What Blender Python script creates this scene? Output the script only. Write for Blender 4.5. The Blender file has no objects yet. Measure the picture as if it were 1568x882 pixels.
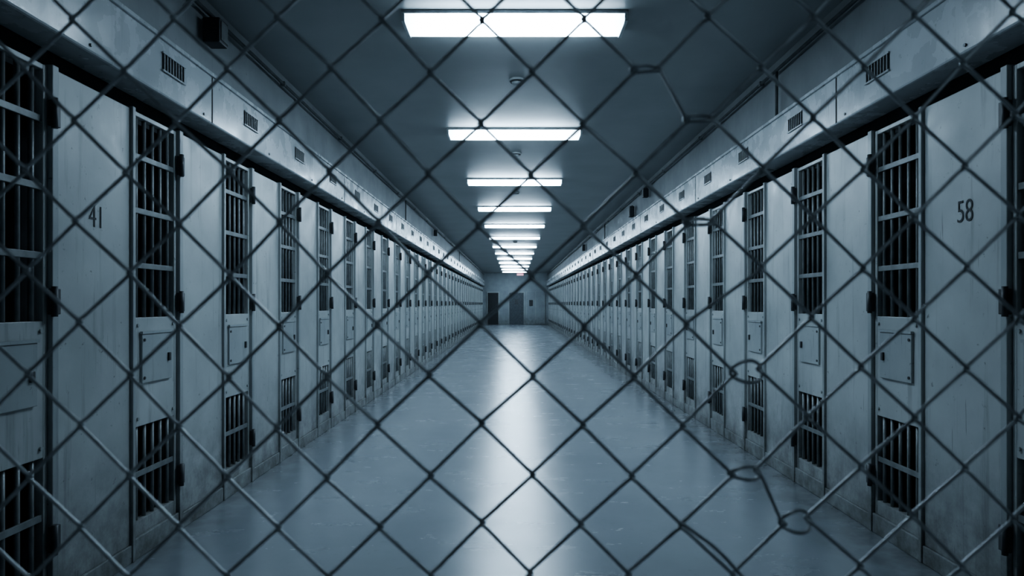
import bpy, bmesh, math, random
from mathutils import Vector, Matrix
random.seed(7)
scene = bpy.context.scene
COL = scene.collection

# ------------------------------------------------------------ dimensions
E = 1.45                 # eye height
XL, XR = -2.15, 2.29     # cell fronts
BL, BR = -2.05, 2.18     # faces of header beams
YB, YF = -3.0, 47.0      # back / far end
ZC = E + 2.12            # ceiling
MOD, Y0 = 1.2, 3.85
SPLINE_Y = 0.5           # fence plane

# ------------------------------------------------------------ materials
def new_mat(name):
    m = bpy.data.materials.new(name); m.use_nodes = True
    nt = m.node_tree
    return m, nt, nt.nodes["Principled BSDF"]

def N(nt, typ, **kw):
    n = nt.nodes.new(typ)
    for k, v in kw.items():
        setattr(n, k, v)
    return n

def noise(nt, vec, scale, detail=4, rough=0.55):
    n = N(nt, "ShaderNodeTexNoise")
    n.inputs["Scale"].default_value = scale
    n.inputs["Detail"].default_value = detail
    n.inputs["Roughness"].default_value = rough
    nt.links.new(vec, n.inputs["Vector"])
    return n.outputs["Fac"]

def mapping(nt, vec, scale):
    n = N(nt, "ShaderNodeMapping")
    n.inputs["Scale"].default_value = scale
    nt.links.new(vec, n.inputs["Vector"])
    return n.outputs["Vector"]

def maprange(nt, val, a, b, c=0.0, d=1.0):
    n = N(nt, "ShaderNodeMapRange")
    n.inputs[1].default_value = a; n.inputs[2].default_value = b
    n.inputs[3].default_value = c; n.inputs[4].default_value = d
    nt.links.new(val, n.inputs[0])
    return n.outputs[0]

def mix(nt, fac, a, b):
    n = N(nt, "ShaderNodeMix", data_type='RGBA')
    if isinstance(fac, float): n.inputs[0].default_value = fac
    else: nt.links.new(fac, n.inputs[0])
    for i, c in ((6, a), (7, b)):
        if isinstance(c, tuple): n.inputs[i].default_value = (*c, 1)
        else: nt.links.new(c, n.inputs[i])
    return n.outputs[2]

def math_(nt, op, a, b):
    n = N(nt, "ShaderNodeMath", operation=op)
    for i, c in ((0, a), (1, b)):
        if isinstance(c, (int, float)): n.inputs[i].default_value = c
        else: nt.links.new(c, n.inputs[i])
    return n.outputs[0]

def bump(nt, h, bsdf, strength=0.1, dist=0.01):
    b = N(nt, "ShaderNodeBump")
    b.inputs["Strength"].default_value = strength
    b.inputs["Distance"].default_value = dist
    nt.links.new(h, b.inputs["Height"])
    nt.links.new(b.outputs[0], bsdf.inputs["Normal"])

def paint(name, c1, c2, grime, rough=0.42, floor_grime=True, streak=0.6):
    m, nt, b = new_mat(name)
    pos = N(nt, "ShaderNodeNewGeometry").outputs["Position"]
    sep = N(nt, "ShaderNodeSeparateXYZ"); nt.links.new(pos, sep.inputs[0])
    base = mix(nt, maprange(nt, noise(nt, pos, 1.7, 5), .35, .65), c1, c2)
    rnd = N(nt, "ShaderNodeObjectInfo").outputs["Random"]
    base = mix(nt, maprange(nt, rnd, 0, 1, 0, .16), base, (.12, .13, .13))
    st = noise(nt, mapping(nt, pos, (14, 14, .9)), 1.0, 6, .65)
    col = mix(nt, maprange(nt, st, .56, .78, 0, streak), base, grime)
    ch = noise(nt, pos, 22, 6, .7)
    col = mix(nt, maprange(nt, ch, .64, .70, 0, .7), col, grime)
    sc = noise(nt, mapping(nt, pos, (60, 60, 3.0)), 1.0, 3, .5)
    col = mix(nt, maprange(nt, sc, .70, .74, 0, .55), col, grime)
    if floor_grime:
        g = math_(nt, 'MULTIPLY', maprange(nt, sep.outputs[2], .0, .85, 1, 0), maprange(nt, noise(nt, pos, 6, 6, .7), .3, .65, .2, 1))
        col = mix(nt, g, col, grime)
    nt.links.new(col, b.inputs["Base Color"])
    nt.links.new(maprange(nt, noise(nt, pos, 5, 4), .3, .7, rough-.08, rough+.14), b.inputs["Roughness"])
    bump(nt, noise(nt, pos, 9, 4), b, .12, .01)
    return m

M_PAINT = paint("aged_white_paint", (.53, .555, .55), (.40, .425, .425), (.09, .09, .088), .36)
M_TRIM  = paint("trim_paint", (.42, .45, .45), (.32, .35, .36), (.08, .08, .075))
M_BEAM  = paint("beam_paint", (.58, .61, .63), (.48, .51, .525), (.13, .14, .14), .24, False, .4)
M_UPPER = paint("upper_wall_paint", (.30, .32, .33), (.24, .26, .27), (.16, .165, .165), .6, False, .35)

def simple(name, c, rough=.5, metal=0.0, var=.3, scale=12):
    m, nt, b = new_mat(name)
    pos = N(nt, "ShaderNodeNewGeometry").outputs["Position"]
    c2 = tuple(x*(1-var) for x in c)
    nt.links.new(mix(nt, maprange(nt, noise(nt, pos, scale, 4), .35, .65), c, c2), b.inputs["Base Color"])
    b.inputs["Roughness"].default_value = rough
    b.inputs["Metallic"].default_value = metal
    return m

M_BAR   = simple("bar_steel", (.24, .26, .265), .45, .2)
M_HINGE = simple("hinge_iron", (.09, .095, .10), .5, .3)
M_DARK  = simple("shade_and_joint_dark", (.045, .050, .055), .9)  # near-black: paints gloom of cells and recess; also grille backs and joints
M_NUM   = simple("stencil_ink", (.045, .05, .055), .7)
M_HOUS  = simple("lamp_housing", (.55, .6, .62), .4)
M_PIPE  = simple("conduit_paint", (.13, .145, .15), .5)
M_BOX   = simple("junction_box_grey", (.045, .05, .055), .5)
M_DET   = simple("detector_plastic", (.42, .45, .46), .5)
M_DOORD = simple("dark_door_paint", (.02, .024, .028), .5)
M_DOORG = simple("grey_door_paint", (.085, .10, .115), .5)
M_ENDW  = paint("end_wall_paint", (.33, .37, .39), (.26, .29, .31), (.12, .13, .13), .6, True, .3)
M_WIRE  = simple("galvanised_wire", (.70, .74, .76), .34, .45, .35, 60)

def emis(name, c, s, grad=False):
    m, nt, b = new_mat(name)
    b.inputs["Base Color"].default_value = (.8, .85, .9, 1)
    b.inputs["Emission Color"].default_value = (*c, 1)
    b.inputs["Emission Strength"].default_value = s
    if grad:   # tubes are shorter than the diffuser: its ends glow less
        tc = N(nt, "ShaderNodeTexCoord")
        sp = N(nt, "ShaderNodeSeparateXYZ"); nt.links.new(tc.outputs["Object"], sp.inputs[0])
        gx = maprange(nt, math_(nt, 'ABSOLUTE', sp.outputs[0], 0), .42, .80, 1.0, .18)
        gy = maprange(nt, math_(nt, 'ABSOLUTE', sp.outputs[1], 0), .06, .16, 1.0, .8)
        nt.links.new(math_(nt, 'MULTIPLY', math_(nt, 'MULTIPLY', gx, gy), s), b.inputs["Emission Strength"])
    return m
M_TUBE = emis("fluorescent_diffuser", (.62, .82, 1.0), 23.0, True)
M_EXIT = emis("exit_sign_red", (1.0, .05, .07), .30)
M_DIM  = emis("dim_lamp_glass", (.62, .82, 1.0), 5.0)

# floor
M_FLOOR, nt, b = new_mat("sealed_concrete_floor")
pos = N(nt, "ShaderNodeNewGeometry").outputs["Position"]
base = mix(nt, maprange(nt, noise(nt, pos, .9, 6, .6), .35, .65), (.27, .295, .32), (.23, .255, .28))
base = mix(nt, maprange(nt, noise(nt, pos, 9, 6, .7), .60, .72, 0, .25), base, (.13, .145, .16))
base = mix(nt, maprange(nt, noise(nt, mapping(nt, pos, (3, 60, 1)), 1, 3), .68, .72, 0, .15), base, (.34, .365, .385))
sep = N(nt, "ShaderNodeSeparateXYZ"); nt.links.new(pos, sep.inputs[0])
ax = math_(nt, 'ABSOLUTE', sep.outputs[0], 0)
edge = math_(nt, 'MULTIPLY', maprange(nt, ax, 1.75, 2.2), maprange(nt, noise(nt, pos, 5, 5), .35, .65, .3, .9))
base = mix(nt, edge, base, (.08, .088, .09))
fr = math_(nt, 'FRACT', math_(nt, 'DIVIDE', sep.outputs[1], 3.6), 0)
joint = maprange(nt, fr, 0.0, 0.004, .4, 0)
base = mix(nt, joint, base, (.06, .07, .075))
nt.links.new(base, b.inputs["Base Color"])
nt.links.new(maprange(nt, noise(nt, mapping(nt, pos, (1, 2.4, 1)), 1.6, 6, .65), .3, .7, .235, .285), b.inputs["Roughness"])
b.inputs["Specular IOR Level"].default_value = .9
bump(nt, noise(nt, mapping(nt, pos, (1, 1.6, 1)), 2.0, 1), b, .018, .02)

# ceiling
M_CEIL, nt, b = new_mat("ceiling_plaster")
pos = N(nt, "ShaderNodeNewGeometry").outputs["Position"]
base = mix(nt, maprange(nt, noise(nt, pos, 1.1, 5), .35, .65), (.34, .36, .365), (.29, .31, .315))
nt.links.new(base, b.inputs["Base Color"])
b.inputs["Roughness"].default_value = .40
bump(nt, noise(nt, pos, 2.5, 3), b, .15, .02)

# ------------------------------------------------------------ mesh helpers
class MB:
    def __init__(self, mats):
        self.bm = bmesh.new(); self.mats = mats
    def box(self, x0, x1, y0, y1, z0, z1, mat=0, bev=0.0):
        x0, x1 = min(x0, x1), max(x0, x1); y0, y1 = min(y0, y1), max(y0, y1); z0, z1 = min(z0, z1), max(z0, z1)
        r = bmesh.ops.create_cube(self.bm, size=1)
        for v in r['verts']:
            v.co = Vector(((x0+x1)/2+v.co.x*(x1-x0), (y0+y1)/2+v.co.y*(y1-y0), (z0+z1)/2+v.co.z*(z1-z0)))
        fs = set(f for v in r['verts'] for f in v.link_faces)
        for f in fs: f.material_index = mat
        if bev:
            es = list(set(e for v in r['verts'] for e in v.link_edges))
            rr = bmesh.ops.bevel(self.bm, geom=es, offset=bev, segments=2, affect='EDGES', profile=.5)
            for f in rr['faces']: f.material_index = mat
    def cyl(self, p0, p1, r, mat=0, seg=10, r2=None):
        p0, p1 = Vector(p0), Vector(p1); d = p1-p0
        M = Matrix.Translation((p0+p1)/2) @ d.to_track_quat('Z', 'Y').to_matrix().to_4x4()
        res = bmesh.ops.create_cone(self.bm, cap_ends=True, segments=seg, radius1=r, radius2=r if r2 is None else r2, depth=d.length, matrix=M)
        fs = set(f for v in res['verts'] for f in v.link_faces)
        for f in fs:
            f.material_index = mat
            if len(f.verts) == 4: f.smooth = True
    def mesh(self, name):
        me = bpy.data.meshes.new(name)
        bmesh.ops.recalc_face_normals(self.bm, faces=self.bm.faces)
        self.bm.to_mesh(me); self.bm.free()
        for m in self.mats: me.materials.append(m)
        return me
    def obj(self, name, parent=None):
        o = bpy.data.objects.new(name, self.mesh(name)); COL.objects.link(o)
        if parent: o.parent = parent
        return o

# ------------------------------------------------------------ shell
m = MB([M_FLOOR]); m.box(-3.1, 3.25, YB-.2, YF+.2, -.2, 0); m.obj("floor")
m = MB([M_CEIL]); m.box(-3.1, 3.25, YB-.2, YF+.2, ZC, ZC+.2); m.obj("ceiling")
for nm, xf, s, xb in (("wall_left", XL, -1, BL), ("wall_right", XR, 1, BR)):
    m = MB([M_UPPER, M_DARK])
    m.box(xf+s*.50, xf+s*.8, YB, YF, 0, E+1.16, 1)          # back of the cells, their gloom put into the dark colour
    m.box(xf+s*.12, xf+s*.8, YB, YF, E+1.08, E+1.55, 1)  # recess above the doors; the dark colour paints its shade
    m.box(xf+s*.005, xf+s*.8, YB, YF, E+1.55, ZC, 0)          # upper wall
    m.obj(nm)
m = MB([M_ENDW]); m.box(-2.95, 3.09, YF, YF+.2, 0, ZC); m.obj("wall_far")
m = MB([M_UPPER]); m.box(-2.95, 3.09, YB-.2, YB, 0, ZC); m.obj("wall_back")

# header beams with ventilation grilles
for nm, xf, s, xb in (("trim_1", XL, -1, BL), ("trim_2", XR, 1, BR)):
    m = MB([M_BEAM, M_DARK, M_BAR])
    m.box(xb, xf+s*.10, YB+.01, YF-.01, E+1.215, E+1.55, 0, .012)
    m.box(xb-s*.015, xb+s*.05, YB+.01, YF-.01, E+1.535, E+1.56, 0, .004)
    k = -5
    while True:
        yc = Y0+MOD*k+.25
        if yc > YF-.4: break
        zc = E+1.41
        fx = xb-s*.004
        m.box(xb+s*.01, fx, yc-.13, yc+.13, zc-.052, zc+.052, 1)
        for q in range(8):
            yy = yc-.118+q*.0337
            m.box(fx-s*.006, fx, yy-.004, yy+.004, zc-.05, zc+.05, 2)
        m.box(fx-s*.008, fx, yc-.137, yc+.137, zc+.047, zc+.056, 0)
        m.box(fx-s*.008, fx, yc-.137, yc+.137, zc-.056, zc-.047, 0)
        if k % 3 == 0:
            m.box(xb-s*.003, xb, yc+.52, yc+.532, E+1.225, E+1.53, 1)
        m.cyl((xb, yc+.4, E+1.25), (xb-s*.008, yc+.4, E+1.25), .009, 2, 6)
        k += 1
    m.obj(nm)

# ------------------------------------------------------------ cell fronts
ZT = E+1.105
def cell_mesh(name, s):
    """local x: 0 = wall face, corridor side is -s*x ; y: 0..1.2 ; z up"""
    c = -s
    m = MB([M_PAINT, M_TRIM, M_BAR, M_HINGE])
    B = lambda w0, w1, u0, u1, z0, z1, mat=0, bev=0.0: m.box(c*w0, c*w1, u0, u1, z0, z1, mat, bev)
    # solid panel
    B(-.05, 0, .545, 1.165, .10, ZT-.01, 0, .004)
    # jambs
    B(-.10, .018, .500, .545, 0, ZT, 1, .004)
    B(-.10, .018, 1.165, 1.195, 0, ZT, 1, .004)
    # barred door frame
    B(-.055, -.005, .003, .030, .12, ZT-.01, 0, .003)
    B(-.055, -.005, .470, .497, .12, ZT-.01, 0, .003)
    B(-.055, -.005, .03, .47, ZT-.035, ZT-.01, 0, .003)
    B(-.055, -.005, .03, .47, .745, 1.37, 0, .003)
    B(-.055, -.005, .03, .47, .12, .205, 0, .003)
    # hatch
    B(-.01, .010, .075, .415, .99, 1.275, 1, .004)
    B(.0, .016, .07, .42, 1.275, 1.29, 1)
    B(.0, .022, .36, .385, 1.10, 1.15, 3, .003)
    for zz in (1.02, 1.24): m.cyl((c*.0, .095, zz), (c*.016, .095, zz), .009, 3, 8)
    for uu in (.05, .45):
        for zz in (.79, 1.325): m.cyl((c*-.006, uu, zz), (c*.004, uu, zz), .010, 1, 8)
    # plinth
    B(-.10, .012, .0, .5, .0, .12, 1, .005)
    B(-.10, .012, .545, 1.165, .0, .10, 1, .005)
    # vertical bars
    for i in range(5):
        u = .03+.44*(i+.5)/5
        m.cyl((c*-.030, u, 1.36), (c*-.030, u, ZT-.02), .0125, 2, 8)
        m.cyl((c*-.030, u, .195), (c*-.030, u, .755), .0125, 2, 8)
    for zz in (E+.845, E+.535, E+.22, .47):
        B(-.022, -.010, .03, .47, zz-.016, zz+.016, 2, .002)
    # hinges
    for zz in (E+.88, E+.01, .36):
        B(.0, .028, .490, .545, zz-.060, zz+.060, 3, .004)
        m.cyl((c*.028, .500, zz-.07), (c*.028, .500, zz+.07), .014, 3, 10)
    return m.mesh(name)

me_l = cell_mesh("cell_door_mesh_l", -1)
me_r = cell_mesh("cell_door_mesh_r", 1)
doors = {}
for side, me, xf in (("l", me_l, XL), ("r", me_r, XR)):
    k = -5
    while Y0+MOD*k+MOD < YF+.02:
        o = bpy.data.objects.new("cell_door", me); COL.objects.link(o)
        o.location = (xf, Y0+MOD*k, 0)
        doors[(side, k)] = o
        k += 1

# stencilled numbers
def number(txt, side, y, z, size):
    cu = bpy.data.curves.new("num", 'FONT'); cu.body = txt; cu.size = size; cu.align_x = 'CENTER'; cu.align_y = 'CENTER'
    cu.extrude = .0008
    cu.offset = -.0016
    o = bpy.data.objects.new("tmp", cu); COL.objects.link(o)
    dg = bpy.context.evaluated_depsgraph_get()
    me = bpy.data.meshes.new_from_object(o.evaluated_get(dg)); bpy.data.objects.remove(o)
    me.materials.clear(); me.materials.append(M_NUM)
    p = doors[(side, -1)]
    n = bpy.data.objects.new("stencilled_number", me); COL.objects.link(n)
    s = -1 if side == "l" else 1
    n.parent = p
    X = Vector((0, 1 if side == "l" else -1, 0)); Y = Vector((0, 0, 1)); Z = X.cross(Y)
    R = Matrix((X*.80, Y, Z)).transposed().to_4x4()
    n.matrix_local = Matrix.Translation((-s*.002, y-p.location.y, z)) @ R
number("58", "r", 3.47, E+.465, .165)
number("41", "l", 3.51, E+.44, .165)

# ------------------------------------------------------------ ceiling lamps
def lamp_mesh(name, tube, hl=.82):
    m = MB([M_HOUS, tube])
    i_ = hl-.025
    m.box(-hl, hl, -.17, .17, -.025, 0, 0, .004)
    m.box(-hl, -i_, -.165, .165, -.078, -.020, 0, .003)
    m.box(i_, hl, -.165, .165, -.078, -.020, 0, .003)
    prof = [(-.160, -.024), (-.158, -.058), (-.125, -.080), (.125, -.080), (.158, -.058), (.160, -.024)]
    va = [m.bm.verts.new((-i_, a, b_)) for a, b_ in prof]
    vb = [m.bm.verts.new((i_, a, b_)) for a, b_ in prof]
    for i in range(len(prof)):
        j = (i+1) % len(prof)
        f = m.bm.faces.new((va[i], va[j], vb[j], vb[i])); f.material_index = 1
    f = m.bm.faces.new(va); f.material_index = 1
    f = m.bm.faces.new(list(reversed(vb))); f.material_index = 1
    return m.mesh(name)
lamp_me = lamp_mesh("lamp_mesh", M_TUBE)
for i in range(13):
    o = bpy.data.objects.new("fluorescent_ceiling_lamp", lamp_me); COL.objects.link(o)
    o.location = (0.0, 5.09+3.3*i, ZC)
# dim lamp over the visitor side of the fence
o = bpy.data.objects.new("fluorescent_ceiling_lamp", lamp_mesh("small_lamp_mesh", M_DIM, .4)); COL.objects.link(o)
o.location = (1.2, -1.9, ZC)

# smoke detectors
m = MB([M_DET, M_BOX])
m.cyl((0, 0, 0), (0, 0, -.02), .075, 0, 24)
m.cyl((0, 0, -.02), (0, 0, -.05), .06, 0, 24, .035)
m.cyl((0, 0, -.022), (0, 0, -.032), .062, 1, 24)
det = m.mesh("detector_mesh")
for y in (6.45, 9.6, 13.0, 23.3, 33.2):
    o = bpy.data.objects.new("smoke_detector", det); COL.objects.link(o); o.location = (.02, y, ZC)

# conduits on the upper walls
for nm, xf, s in (("conduit_pipe", XL, -1), ("conduit_pipe", XR, 1)):
    m = MB([M_PIPE])
    x = xf-s*.045
    m.cyl((x, YB+.05, E+2.0), (x, YF-.05, E+2.0), .014, 0, 10)
    for i in range(24):
        m.box(xf-s*.02, x-s*.018, YB+1+2.05*i, YB+1.03+2.05*i, E+1.98, E+2.02, 0)
    ys = (5.85, 17.0) if s > 0 else (13.2, 26.0)
    for y in ys:
        m.cyl((x, y, E+2.0), (x, y, E+1.56), .013, 0, 10)
    m.obj(nm)

def jbox(name, side, y, z, w=.12, h=.15, d=.09):
    xf, s = (XL, -1) if side == "l" else (XR, 1)
    m = MB([M_BOX, M_PIPE])
    x0 = xf-s*.021
    m.box(x0, x0-s*d, y-w/2, y+w/2, z-h/2, z+h/2, 0, .008)
    m.box(x0-s*d, x0-s*(d+.006), y-w*.38, y+w*.38, z-h*.38, z+h*.38, 1, .002)
    m.cyl((x0-s*.03, y, z+h/2-.005), (x0-s*.03, y, z+h/2+.02), .016, 1, 8)
    m.obj(name)
jbox("wall_speaker", "l", 4.72, E+1.87, .14, .17, .12)
jbox("junction_box", "r", 11.6, E+1.88)
jbox("junction_box", "r", 13.0, E+1.75, .14, .2)
jbox("junction_box", "l", 18.0, E+1.86)
jbox("junction_box", "r", 22.0, E+1.8, .14, .2)

# ------------------------------------------------------------ end wall doors, exit sign
def door(name, x0, x1, h, mat, win):
    m = MB([mat, M_TRIM, M_HINGE])
    m.box(x0, x1, YF-.05, YF-.005, .01, h, 0, .006)
    for a, b_ in ((x0-.07, x0), (x1, x1+.07)): m.box(a, b_, YF-.07, YF-.003, 0, h+.07, 1, .004)
    m.box(x0, x1, YF-.07, YF-.003, h, h+.07, 1, .004)
    m.cyl((x1-.1, YF-.11, 1.0), (x1-.1, YF-.05, 1.0), .03, 2, 12)
    if win:
        m.box((x0+x1)/2-.12, (x0+x1)/2+.12, YF-.056, YF-.05, 1.4, 1.75, 2)
    m.obj(name)
door("door_1", -1.85, -1.12, 2.2, M_DOORD, False)
door("door_2", -.36, .62, 2.2, M_DOORG, True)
m = MB([M_ENDW, M_TRIM, M_BOX])
m.box(.80, 2.1, YF-.05, YF-.003, .02, 2.3, 0, .01)
for x in (.80, 1.42, 2.06): m.box(x, x+.04, YF-.07, YF-.003, .02, 2.3, 1)
m.box(1.0, 1.25, YF-.09, YF-.05, 1.3, 1.7, 2)
m.obj("wall_panelling")
m = MB([M_EXIT, M_BOX])
m.box(.14, .56, 43.0, 43.06, ZC-.35, ZC-.21, 0, .01)
m.box(.12, .58, 42.995, 43.065, ZC-.21, ZC-.19, 1); m.cyl((.35, 43.03, ZC-.20), (.35, 43.03, ZC), .012, 1)
m.obj("exit_sign")

# ------------------------------------------------------------ chain link fence
PX = SPLINE_Y/1045.0
h = 77.75*PX
x0n, z0n = -50*PX, E-185*PX
r = .0014; t = .0016
cu = bpy.data.curves.new("fence_wire", 'CURVE'); cu.dimensions = '3D'
cu.bevel_depth = r; cu.bevel_resolution = 2; cu.use_fill_caps = True
def split(b):
    if b >= 7: return 3
    if b >= 3: return 4
    if b >= -1: return 5
    return 6
def wob(x, z):
    return (.0022*math.sin(7.1*x+3.3*z+1)+.0014*math.sin(19*x-13*z),
            .004*math.sin(4.3*x+1.7)+.003*math.sin(6.1*z+2*x),
            .0020*math.sin(6.3*z-4.7*x+2)+.0013*math.sin(23*x+11*z))
def node(w, a, b):
    x = x0n+a*h; z = z0n+b*h
    if w >= split(b):
        fade = math.exp(-((b-2)/13.0)**2)*math.exp(-(max(0, a-12)/9.0)**2)
        x += 38*PX*fade
        z += 9*PX*fade*min(1, (a-2)/4.0)
    dx, dy, dz = wob(x, z)
    rr = random.Random(a*1000+b)
    return Vector((x+dx+rr.uniform(-.0007, .0007), SPLINE_Y+dy, z+dz+rr.uniform(-.0007, .0007)))
a0, a1 = int((-1.95-x0n)/h), int((2.03-x0n)/h)
b0, b1 = int((.06-z0n)/h)+1, int((ZC-.07-z0n)/h)-1
def add_poly(pts, typ='POLY', cyc=False):
    sp = cu.splines.new('POLY'); sp.points.add(len(pts)-1)
    for p, q in zip(sp.points, pts): p.co = (*q, 1)
    sp.use_cyclic_u = cyc; sp.use_smooth = True
for w in range(a0, a1):
    pts = []
    for b_ in range(b1, b0-1, -1):
        left = ((b_-w) % 2 == 0)
        a = w if left else w+1
        P = node(w, a, b_)
        s = -1 if left else 1
        y0_, y1_ = (t, -t) if left else (-t, t)
        for (ex, ez, yy) in ((-2.2, 2.6, y0_), (.3, .9, y0_*.8), (1.0, 0, 0), (.3, -.9, y1_*.8), (-2.2, -2.6, y1_)):
            pts.append((P.x+s*ex*r, P.y+yy, P.z+ez*r))
    add_poly(pts)
# tie loops where the mesh has been pulled apart
for b_ in range(-7, 13):
    a = split(b_)
    if (a-b_) % 2: continue
    A = node(a-1, a, b_); B_ = node(a, a, b_)
    C = (A+B_)/2; hx = (B_.x-A.x)/2+2.0*r
    hz = {1: .0080, -2: .008, -1: .0045}.get(b_, .0022)
    pts = []
    for i in range(24):
        th = i/24*2*math.pi
        pts.append((C.x+hx*math.cos(th), C.y+.0028*math.sin(th*2+.5), C.z+hz*math.sin(th)*(1+.15*math.cos(th))))
    add_poly(pts, cyc=True)
# loose mending strands
def W(px, py, dy=0): return Vector(((px-788)*PX, SPLINE_Y+dy, E-(py-465)*PX))
def strand(ps, n=14):
    pts = []
    ps = [ps[0]]+ps+[ps[-1]]
    for i in range(1, len(ps)-2):
        p0, p1, p2, p3 = ps[i-1:i+3]
        for k in range(n):
            u = k/n
            pts.append(.5*((2*p1)+(p2-p0)*u+(2*p0-5*p1+4*p2-p3)*u*u+(3*p1-p0-3*p2+p3)*u**3))
    pts.append(ps[-1]); add_poly([tuple(q) for q in pts])
strand([W(1040, 796, -.006), W(1062, 812, -.008), W(1095, 838, -.006), W(1132, 878, -.007), W(1150, 905, -.004)])
tmp = bpy.data.objects.new("tmpf", cu); COL.objects.link(tmp)
dg = bpy.context.evaluated_depsgraph_get()
fme = bpy.data.meshes.new_from_object(tmp.evaluated_get(dg)); bpy.data.objects.remove(tmp)
fme.materials.clear(); fme.materials.append(M_WIRE)
for p in fme.polygons: p.use_smooth = True
fence = bpy.data.objects.new("chain_link_fence", None); COL.objects.link(fence)
fo = bpy.data.objects.new("wire_mesh", fme); COL.objects.link(fo); fo.parent = fence
m = MB([M_WIRE])
xa, xb_ = -1.975, 2.06
for x in (xa, xb_):
    m.cyl((x, SPLINE_Y, 0), (x, SPLINE_Y, ZC), .028, 0, 20)
    m.cyl((x, SPLINE_Y, 0), (x, SPLINE_Y, .012), .06, 0, 20)
for z in (.06, ZC-.05):
    m.cyl((xa, SPLINE_Y, z), (xb_, SPLINE_Y, z), .021, 0, 16)
m.obj("frame_rails", fence)

# ------------------------------------------------------------ world, camera, colour
w = bpy.data.worlds.new("world"); scene.world = w; w.use_nodes = True
w.node_tree.nodes["Background"].inputs[0].default_value = (.02, .03, .04, 1)
w.node_tree.nodes["Background"].inputs[1].default_value = .1

cd = bpy.data.cameras.new("camera"); cam = bpy.data.objects.new("camera", cd); COL.objects.link(cam)
cam.location = (0, 0, E); cam.rotation_euler = (math.radians(90), 0, 0)
cd.lens = 24; cd.sensor_width = 36
cd.shift_x = -4/1568; cd.shift_y = 24/1568
cd.clip_start = .02; cd.clip_end = 200
cd.dof.use_dof = True; cd.dof.focus_distance = 9; cd.dof.aperture_fstop = 9
scene.camera = cam
scene.view_settings.view_transform = 'AgX'
try: scene.view_settings.look = 'AgX - Medium High Contrast'
except Exception: pass
scene.view_settings.exposure = 0.95
